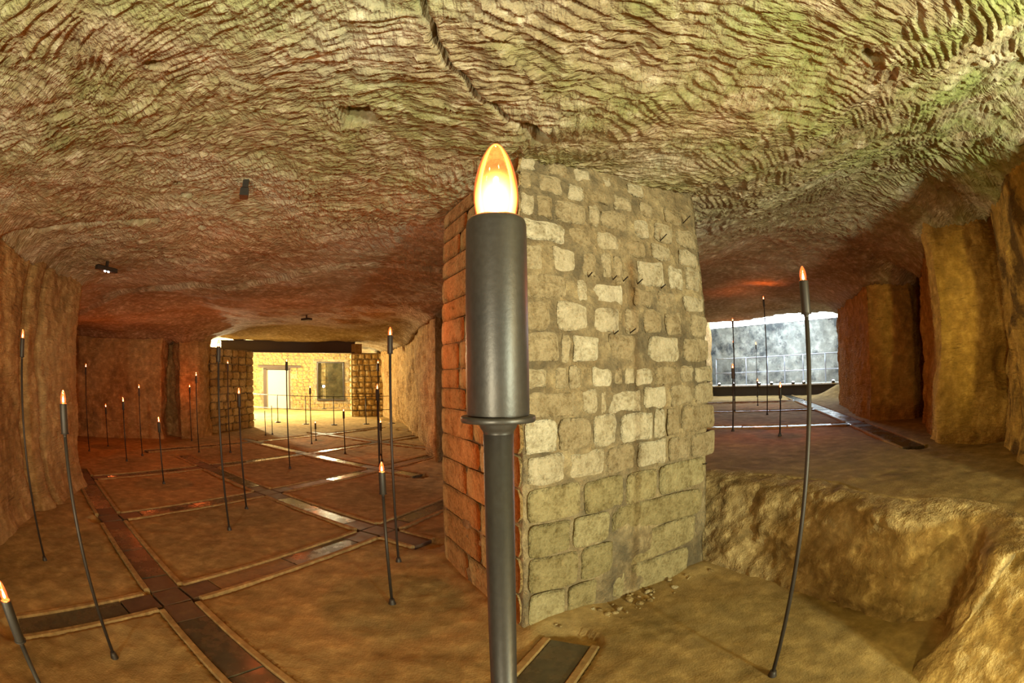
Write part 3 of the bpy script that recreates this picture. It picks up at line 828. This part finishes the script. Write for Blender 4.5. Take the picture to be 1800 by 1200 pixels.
pier('stone_pier', 'dim reddish rubble-stone pier under the left end of the steel beam', (-7.15, 9.75), (-7.0, 11.7), 0.6, 2.04, 0.34, 0.185, end_at_b=True)
pier('stone_pier', 'bright rounded-stone pier under the right end of the steel beam', (-5.62, 16.25), (-4.5, 16.62), 0.7, 2.2, 0.22, 0.2, end_at_a=True)

# far wall of the back room: small stones, too fine to count
def far_wall():
    a, b = np.array([-12.6, 17.2]), np.array([-5.6, 21.2]); L = np.hypot(*(b - a)); u = (b - a) / L; ang = math.atan2(u[1], u[0])
    root = empty('wall_far', (a[0], a[1], 0), ang); structure(root)
    # openings: door and display window, given by distance along the wall
    def s_at(az):
        t = math.tan(math.radians(az)); return (a[0] - t * a[1]) / (t * u[1] - u[0])
    d0, d1 = s_at(-29.66), s_at(-26.42); w0, w1 = s_at(-23.2), s_at(-19.92)
    dz = (0.0, 1.72); wz = (0.36, 2.02)
    V_, F_ = [], []
    rows = [0.0, 0.36, 1.72, 2.02, 3.2]
    def free(s, z): return not ((d0 < s < d1 and z < dz[1]) or (w0 < s < w1 and wz[0] < z < wz[1]))
    # mortar backing in panels around the openings
    cuts = [-1.0, d0, d1, w0, w1, L + 1]
    for s0, s1 in zip(cuts[:-1], cuts[1:]):
        for z0, z1 in zip(rows[:-1], rows[1:]):
            if free((s0 + s1) / 2, (z0 + z1) / 2):
                o_ = len(V_)
                for y in (0.0, 0.35):
                    V_ += [(s0, y, z0), (s1, y, z0), (s1, y, z1), (s0, y, z1)]
                F_ += [tuple(o_ + k for k in f) for f in ((0, 1, 2, 3), (7, 6, 5, 4), (0, 4, 5, 1), (1, 5, 6, 2), (2, 6, 7, 3), (3, 7, 4, 0))]
    me = mesh_np('mortar_backing', V_, F_); me.polygons.foreach_set('use_smooth', np.zeros(len(F_), bool))
    link('mortar_backing', me, 'mortar', root)
    VV, FF = [], []; variants = [stone_mesh('s', 1, 1, 0.5, 0.25, 900 + q, 4, 4, 0.07) for q in range(6)]
    vd = []
    for v in variants:
        co = np.empty(len(v.vertices) * 3, np.float32); v.vertices.foreach_get('co', co)
        vd.append((co.reshape(-1, 3), [tuple(p.vertices) for p in v.polygons]))
    for v in variants: bpy.data.meshes.remove(v)
    z = 0.05; off = 0; tot = 0
    while z < 2.9:
        h = rng.uniform(0.13, 0.19); s = -0.4
        while s < L:
            w = rng.uniform(0.16, 0.32)
            if all(free(q, zz) for q in (s, s + w) for zz in (z, z + h)):
                co, fs = rng.choice(vd); c = co * np.array([w - .02, 0.12, h - .02]) + np.array([s + w / 2, 0, z + h / 2])
                VV.append(c); FF += [tuple(i + tot for i in f) for f in fs]; tot += len(co)
            s += w
        z += h
    me = mesh_np('wall_stones', np.concatenate(VV), FF); o = link('wall_stones', me, 'pier_stone', root); o['kind'] = 'stuff'
    # door
    dr = empty('door_1', (a[0], a[1], 0), ang); structure(dr)
    dw = d1 - d0
    for nm, sz, cc in (('door_jamb', (0.14, 0.22, 1.72), (d0 + 0.07, 0.1, 0.86)), ('door_jamb', (0.06, 0.22, 1.72), (d1 - 0.03, 0.1, 0.86)), ('door_head', (dw, 0.22, 0.07), ((d0 + d1) / 2, 0.1, 1.70))):
        link(nm, box_mesh(nm, sz, cc, 0.01), 'beam_steel', dr)
    link('door_leaf', box_mesh('door_leaf', (dw - 0.2, 0.05, 1.64), ((d0 + d1) / 2 + 0.04, 0.16, 0.83), 0.01), 'door_leaf_paint', dr)
    link('lintel', box_mesh('lintel', (dw + 0.7, 0.2, 0.11), ((d0 + d1) / 2 + 0.12, -0.02, 1.80), 0.02), 'beam_steel', dr)
    # display window
    wn = empty('window_1', (a[0], a[1], 0), ang); structure(wn)
    ww, wc, wh, wm = w1 - w0, (w0 + w1) / 2, wz[1] - wz[0], (wz[0] + wz[1]) / 2
    for nm, sz, cc in (('window_frame', (0.05, 0.12, wh), (w0 + 0.025, 0, wm)), ('window_frame', (0.05, 0.12, wh), (w1 - 0.025, 0, wm)), ('window_sill', (ww, 0.16, 0.07), (wc, 0, wz[0] + 0.03)), ('window_head', (ww, 0.12, 0.05), (wc, 0, wz[1] - 0.02))):
        link(nm, box_mesh(nm, sz, cc, 0.008), 'dark_steel', wn)
    link('pane', box_mesh('pane', (ww - 0.1, 0.012, wh - 0.1), (wc, 0.02, wm)), 'display_glass', wn)
    link('display_back', box_mesh('display_back', (ww + 0.3, 0.04, wh + 0.3), (wc, 0.9, wm)), 'grey_cave_wall', wn)
    return a, u, (w0, w1)
fa, fu, fw = far_wall()

# steel beam over the opening
def beam():
    a, b = Vector((-8.5, 12.2, 2.08)), Vector((-4.5, 13.35, 2.08)); d = b - a; L = d.length; ang = math.atan2(d.y, d.x)
    root = empty('steel_beam', a, ang); tag(root, 'dark steel beam spanning the opening to the bright back room', 'beam')
    link('web', box_mesh('web', (L, 0.05, 0.30), (L / 2, 0.02, 0.16)), 'beam_steel', root)
    link('lower_flange', box_mesh('lower_flange', (L, 0.22, 0.025), (L / 2, 0.02, 0.0), 0.004), 'beam_steel', root)
    link('upper_flange', box_mesh('upper_flange', (L, 0.22, 0.025), (L / 2, 0.02, 0.32), 0.004), 'beam_steel', root)
    link('bearing_block', box_mesh('bearing_block', (0.35, 0.25, 0.12), (0.6, 0.02, 0.40), 0.01), 'beam_steel', root)
    link('bearing_block', box_mesh('bearing_block', (0.30, 0.25, 0.30), (L + 0.05, 0.05, 0.10), 0.01), 'pier_stone', root)
beam()

# two-cable barrier in front of the back room
def barrier(name, label, pts, z0, h, rails, post_r, rail_r, mat, plate=True, cat='railing'):
    root = empty(name, (pts[0][0], pts[0][1], z0)); tag(root, label, cat)
    ox, oy = pts[0]
    for x, y in pts:
        link('post', tube_mesh('post', [(x - ox, y - oy, 0), (x - ox, y - oy, h)], post_r, 8), mat, root)
        if plate:
            link('foot_plate', lathe_mesh('foot_plate', [(0.001, 0.02), (0.09, 0.02), (0.10, 0.0)], 14), mat, root, (x - ox, y - oy, 0))
    for z in rails:
        link('rail', tube_mesh('rail', [(x - ox, y - oy, z) for x, y in pts], rail_r, 6), mat, root)
barrier('cable_barrier', 'thin dark cable barrier across the floor in front of the bright back room', [(-8.14, 13.54), (-7.07, 13.3), (-6.0, 13.1), (-5.13, 13.2), (-4.29, 13.7), (-3.6, 14.1)], 0.0, 0.83, (0.82, 0.42), 0.014, 0.009, 'dark_steel')

# ------------------------------------------------------------------ far right: lit shaft
FR_A, FR_B = np.array([6.5, 16.7]), np.array([11.2, 10.9])
wall_sheet('wall_shaft', [tuple(FR_A), tuple((FR_A + FR_B) / 2), tuple(FR_B)], 0.5, 2.86, 0.06, -1, 'grey_cave_wall', 71, 0.05, 0.01, 1.5)
def shaft():
    d = FR_B - FR_A; L = np.hypot(*d); u = d / L; ang = math.atan2(d[1], d[0])
    root = empty('light_trough', (FR_A[0], FR_A[1], 2.86), ang); tag(root, 'long glowing white light trough along the top of the grey shaft wall', 'lamp')
    link('trough', box_mesh('trough', (L, 0.5, 0.05), (L / 2, 0.30, 0.0), 0.01), 'dark_steel', root)
    link('diffuser', box_mesh('diffuser', (L, 0.05, 0.9), (L / 2, 0.42, 0.47), 0.01), 'cold_tube', root)
    structure(wall_sheet('wall_shaft_upper', [tuple(FR_A + [0.5, 0.6]), tuple(FR_B + [0.5, 0.6])], 2.8, 4.6, 0.15, -1, 'grey_cave_wall', 73, 0.03, 0.0, 0))
    # kerb with lamps and the pale railing on it
    a, b = np.array([5.9, 14.75]), np.array([9.2, 10.75]); d = b - a; L = np.hypot(*d); u = d / L; ang = math.atan2(d[1], d[0])
    kr = empty('walkway_kerb', (a[0], a[1], 0.55), ang); tag(kr, 'low walkway kerb with dark front and top coloured as lit under the pale railing', 'kerb')
    link('kerb_body', box_mesh('kerb_body', (L, 0.9, 0.36), (L / 2, 0.45, 0.16), 0.01), 'black_plastic', kr)
    link('kerb_top', box_mesh('kerb_top', (L, 0.9, 0.04), (L / 2, 0.43, 0.36), 0.008), 'lit_kerb_top', kr)
    def s_at(az):
        t = math.tan(math.radians(az)); return (a[0] - t * a[1]) / (t * u[1] - u[0])
    names = ['leftmost', 'second', 'third', 'fourth', 'fifth', 'sixth', 'rightmost']
    for q, az in enumerate((24.53, 26.25, 29.35, 30.85, 33.49, 34.81, 38.46)):
        s = s_at(az); p = a + u * s
        r = empty('floor_spotlight', (p[0], p[1], 0.93), ang)
        tag(r, '%s small white spotlight%s on the walkway kerb' % (names[q], ' from the left' if 0 < q < 6 else ''), 'spotlight', 'spotlights along the walkway kerb')
        link('housing', lathe_mesh('housing', [(0.001, 0.0), (0.05, 0.0), (0.05, 0.05), (0.035, 0.06)], 12), 'dark_steel', r)
        link('lens', lathe_mesh('lens', [(0.034, 0.061), (0.02, 0.075), (0.001, 0.08)], 12), 'led_white', r)
    n = np.array([-u[1], u[0]])
    pts = [tuple(a + u * s_at(az) + n * 0.35) for az in (23.6, 25.84, 27.27, 29.92, 32.06, 34.39, 37.21, 38.98, 40.3)]
    barrier('walkway_railing', 'pale metal railing on the kerb before the grey shaft wall', pts, 0.93, 0.84, (0.83, 0.38), 0.02, 0.016, 'pale_rail', False)
shaft()

# ------------------------------------------------------------------ candle lamps
HOLDER = [(0.0001, 0.1265), (0.0135, 0.1265), (0.0150, 0.1285), (0.0172, 0.1290), (0.0192, 0.1270), (0.0201, 0.1230), (0.0201, 0.002), (0.0196, 0.0)]
PLATE = [(0.0001, 0.0), (0.0236, 0.0), (0.0240, -0.001), (0.0240, -0.0028), (0.0234, -0.0038), (0.0001, -0.0038)]
COLLAR = [(0.0132, -0.0038), (0.0116, -0.0075), (0.0099, -0.0105), (0.0098, -0.016)]
BULB = [(0.0118, 0.0), (0.0136, 0.006), (0.0148, 0.013), (0.0151, 0.020), (0.0146, 0.028), (0.0132, 0.036), (0.0110, 0.044), (0.0082, 0.051), (0.0050, 0.0565), (0.0022, 0.0592), (0.0001, 0.0598)]
FLAME = [(0.0001, 0.001), (0.0036, 0.003), (0.0052, 0.008), (0.0050, 0.013), (0.0036, 0.018), (0.0021, 0.023), (0.0016, 0.027), (0.0001, 0.030)]
GAS = [(0.0001, 0.0005), (0.0112, 0.0008), (0.0130, 0.007), (0.0142, 0.014), (0.0144, 0.021), (0.0138, 0.028), (0.0120, 0.036), (0.0095, 0.044), (0.004, 0.052), (0.0001, 0.054)]
def fine(p, k=4):
    p = np.array(p); t = np.linspace(0, len(p) - 1, (len(p) - 1) * k + 1); i = np.arange(len(p))
    # Catmull-Rom through the profile points
    out = []
    for q in t:
        a = min(int(q), len(p) - 2); f = q - a
        p0, p1, p2, p3 = p[max(a - 1, 0)], p[a], p[a + 1], p[min(a + 2, len(p) - 1)]
        out.append(0.5 * (2 * p1 + (p2 - p0) * f + (2 * p0 - 5 * p1 + 4 * p2 - p3) * f * f + (3 * p1 - p0 - 3 * p2 + p3) * f ** 3))
    out = np.array(out); out[:, 0] = np.maximum(out[:, 0], 0.0001)
    return out
M_H, M_P, M_C = (lathe_mesh(n, p, 18) for n, p in (('holder', HOLDER), ('drip_plate', PLATE), ('weld_collar', COLLAR)))
M_B, M_F = lathe_mesh('bulb', BULB, 14), lathe_mesh('flame', [FLAME[0], FLAME[1], FLAME[2], FLAME[4], FLAME[6], FLAME[7]], 6)
M_S = lathe_mesh('ground_socket', [(0.0001, 0.035), (0.016, 0.034), (0.019, 0.02), (0.024, 0.0), (0.026, -0.03)], 12)
M_POLE = lathe_mesh('pole', [(0.0001, 0.0), (0.0097, 0.0), (0.0097, 0.5), (0.0097, 1.0), (0.0001, 1.0)], 12)
HM = lathe_mesh('holder', fine(HOLDER[:6], 4).tolist() + HOLDER[6:], 64), lathe_mesh('drip_plate', PLATE, 64), lathe_mesh('weld_collar', fine(COLLAR, 4), 48), lathe_mesh('bulb', fine(BULB, 4), 64), lathe_mesh('flame', fine(FLAME, 2), 12)
M_GAS = lathe_mesh('glow', fine(GAS, 3), 32)
HPOLE = lathe_mesh('pole', [(0.0001, 0.0), (0.0098, 0.0), (0.0098, 0.5), (0.0098, 1.0), (0.0001, 1.0)], 48)

CANDLE_LIGHT = {}
for near_, pw_, col_ in ((False, 3.4, (1.0, 0.27, 0.075)), (True, 1.3, (1.0, 0.46, 0.2))):
    ld_ = bpy.data.lights.new('bulb_light', 'POINT'); ld_.energy = pw_; ld_.color = col_; ld_.shadow_soft_size = 0.0016
    CANDLE_LIGHT[near_] = ld_

def candle(x, y, z0, zb, label, near=False):
    """zb = height of the middle of the bulb"""
    r = empty('candle_lamp', (x, y, z0)); tag(r, label, 'candle lamp', 'candle lamps on steel poles')
    top = zb - z0 - 0.026; hb = top - 0.127
    h, p, c, b, f = HM if near else (M_H, M_P, M_C, M_B, M_F)
    po = link('pole', HPOLE if near else M_POLE, 'painted_steel' if near else 'dark_steel', r); po.scale = (1, 1, hb - 0.002)
    link('holder', h, 'painted_steel' if near else 'dark_steel', r, (0, 0, hb))
    link('drip_plate', p, 'painted_steel' if near else 'dark_steel', r, (0, 0, hb))
    link('weld_collar', c, 'painted_steel' if near else 'dark_steel', r, (0, 0, hb))
    link('ground_socket', M_S, 'dark_steel', r)
    bo = link('bulb', b, 'amber_bulb_glass', r, (0, 0, top)); bo['label'] = 'glowing orange flame-shaped glass bulb'
    link('flame', f, 'flame_core_near' if near else 'flame_core', bo, (0, 0, 0.004))
    ld = CANDLE_LIGHT[near]
    lo = bpy.data.objects.new('bulb_light', ld); COL.objects.link(lo); lo.parent = bo; lo.location = (0, 0, 0.0362)
    if near: link('glow', M_GAS, 'glowing_gas', bo, (0, 0, 0.001))
    return r

candle(-0.0095, 0.31, 0.0, 1.5275, 'nearest candle lamp, its big orange bulb glowing in front of the masonry pillar', near=True)
for x, y, z0, zb, lab in [
    (1.14, 1.60, 0.0, 1.76, 'tall candle lamp in front of the rock step on the right'),
    (-1.93, 1.35, 0.0, 1.28, 'candle lamp rooted in the lower left floor square beside the slab crossing'),
    (-3.38, 1.91, 0.0, 1.63, 'tall candle lamp close to the left rock wall'),
    (-1.344, 0.545, 0.0, 0.80, 'candle lamp cut by the lower left corner of the picture'),
    (-7.33, 5.73, 0.0, 1.49, 'highest candle lamp inside the dark recess behind the left rock wall'),
    (-7.51, 6.42, 0.0, 0.77, 'low far candle lamp, leftmost pole standing against the dark recess'),
    (-6.06, 5.61, 0.0, 0.97, 'candle lamp in the dark recess, second of three rising to the right'),
    (-6.26, 6.23, 0.0, 1.17, 'candle lamp in the dark recess, topmost of three rising to the right'),
    (-4.41, 4.77, 0.0, 0.82, 'short candle lamp on the floor square before the dark recess'),
    (-6.70, 8.35, 0.0, 1.16, 'small candle lamp right by the rock edge left of the dim stone pier'),
    (-5.61, 7.20, 0.0, 1.40, 'candle lamp left of the dim stone pier, just above a smaller one'),
    (-2.55, 3.62, 0.0, 1.67, 'tall candle lamp whose bulb reaches the bright gap left of the steel beam'),
    (-5.09, 7.54, 0.0, 1.63, 'thin candle lamp before the middle of the dim stone pier'),
    (-2.77, 4.32, 0.0, 1.24, 'candle lamp before the lower right of the dim stone pier'),
    (-3.37, 6.66, 0.0, 1.64, 'tall candle lamp in front of the bright door'),
    (-4.15, 9.31, 0.0, 1.19, 'candle lamp in front of the small-stone wall between door and display window'),
    (-4.28, 9.85, 0.0, 0.41, 'lowest candle lamp, on the floor before the cable barrier'),
    (-3.04, 8.33, 0.0, 0.80, 'knee-high candle lamp left of the bright rounded-stone pier'),
    (-2.36, 8.30, 0.0, 1.66, 'highest of three far candle lamps above one another right of the bright pier'),
    (-1.59, 5.55, 0.0, 1.28, 'middle of three far candle lamps above one another right of the bright pier'),
    (-2.17, 7.73, 0.0, 0.67, 'lowest of three far candle lamps above one another right of the bright pier'),
    (-0.87, 3.38, 0.0, 1.72, 'tall candle lamp left of the pillar, its bulb beside the far yellow rock'),
    (-0.75, 2.66, 0.0, 0.88, 'low candle lamp nearest to the left side of the pillar'),
    (4.26, 8.59, 0.6, 2.37, 'tall candle lamp in front of the light trough, left in the right gallery'),
    (5.87, 11.86, 0.6, 2.15, 'thin far candle lamp just left of the tall one in the right gallery'),
    (2.85, 5.80, 0.6, 1.45, 'candle lamp with wide holder nearest to the pillar in the right gallery'),
    (4.38, 7.49, 0.6, 2.63, 'tallest candle lamp of the right gallery, its bulb above the light trough'),
    (6.91, 12.43, 0.6, 2.12, 'candle lamp before the middle of the grey shaft wall'),
    (5.31, 9.52, 0.6, 1.16, 'small low candle lamp before the walkway kerb'),
    (3.14, 5.04, 0.6, 1.20, 'short candle lamp in the middle of the raised floor of the right gallery')]:
    candle(x, y, z0, zb, lab)
for x, y, h, lab in ((-5.78, 10.19, 0.58, 'bare short steel stake without a bulb, the left one before the bright door'), (-5.74, 10.47, 0.69, 'bare short steel stake without a bulb, the right one before the bright door')):
    r = empty('steel_stake', (x, y, 0)); tag(r, lab, 'stake', 'bare stakes')
    po = link('pole', M_POLE, 'dark_steel', r); po.scale = (1, 1, h)
    link('ground_socket', M_S, 'dark_steel', r)

# ------------------------------------------------------------------ small fixtures
r = empty('ceiling_spotlight_bar', (-4.355, 3.64, 2.50), math.radians(84)); tag(r, 'black ceiling light bar with two small lit spots near the left rock wall', 'ceiling lamp')
link('bar', box_mesh('bar', (0.32, 0.06, 0.05), (0, 0, 0.0), 0.01), 'black_plastic', r)
link('bracket', box_mesh('bracket', (0.03, 0.03, 0.14), (0, 0, 0.08)), 'black_plastic', r)
for sx in (-0.02, 0.035):
    link('spot', lathe_mesh('spot', [(0.001, -0.012), (0.012, -0.008), (0.014, 0.0)], 10), 'spot_white', r, (sx, 0.0, -0.026))
r = empty('ceiling_box', (-1.73, 2.6, 2.575), math.radians(30)); tag(r, 'small black box lamp hanging under the ceiling', 'ceiling lamp')
link('body', box_mesh('body', (0.06, 0.09, 0.06), (0, 0, 0), 0.008), 'black_plastic', r)
link('bracket', box_mesh('bracket', (0.04, 0.05, 0.08), (0, 0, 0.05)), 'black_plastic', r)
r = empty('ceiling_box', (-3.83, 8.4, 2.46), math.radians(70)); tag(r, 'far dark flat lamp under the ceiling before the steel beam', 'ceiling lamp')
link('body', box_mesh('body', (0.09, 0.22, 0.04), (0, 0, 0), 0.008), 'black_plastic', r)
link('bracket', box_mesh('bracket', (0.02, 0.02, 0.2), (0, 0, 0.1)), 'black_plastic', r)
# added glowing head on a foot, standing in for a reflection in the display glass
c = fa + fu * (fw[0] + 0.28)
r = empty('window_glint', (c[0] + 0.12, c[1] - 0.22, 0.0)); tag(r, 'small added lamp standing in for a glass reflection at the left edge of the display window', 'spotlight')
link('stem', tube_mesh('stem', [(0, 0, 0), (0, 0, 0.93)], 0.012, 8), 'dark_steel', r)
link('foot', lathe_mesh('foot', [(0.001, 0.02), (0.1, 0.02), (0.11, 0.0)], 14), 'dark_steel', r)
link('head', lathe_mesh('head', [(0.001, -0.05), (0.03, -0.045), (0.05, 0.0), (0.055, 0.05)], 14), 'dark_steel', r, (0, 0, 0.97)).rotation_euler = (math.radians(80), 0, math.radians(20))
link('lens', lathe_mesh('lens', [(0.001, 0.056), (0.045, 0.052), (0.052, 0.045)], 14), 'spot_white', r, (0, 0, 0.97)).rotation_euler = (math.radians(80), 0, math.radians(20))
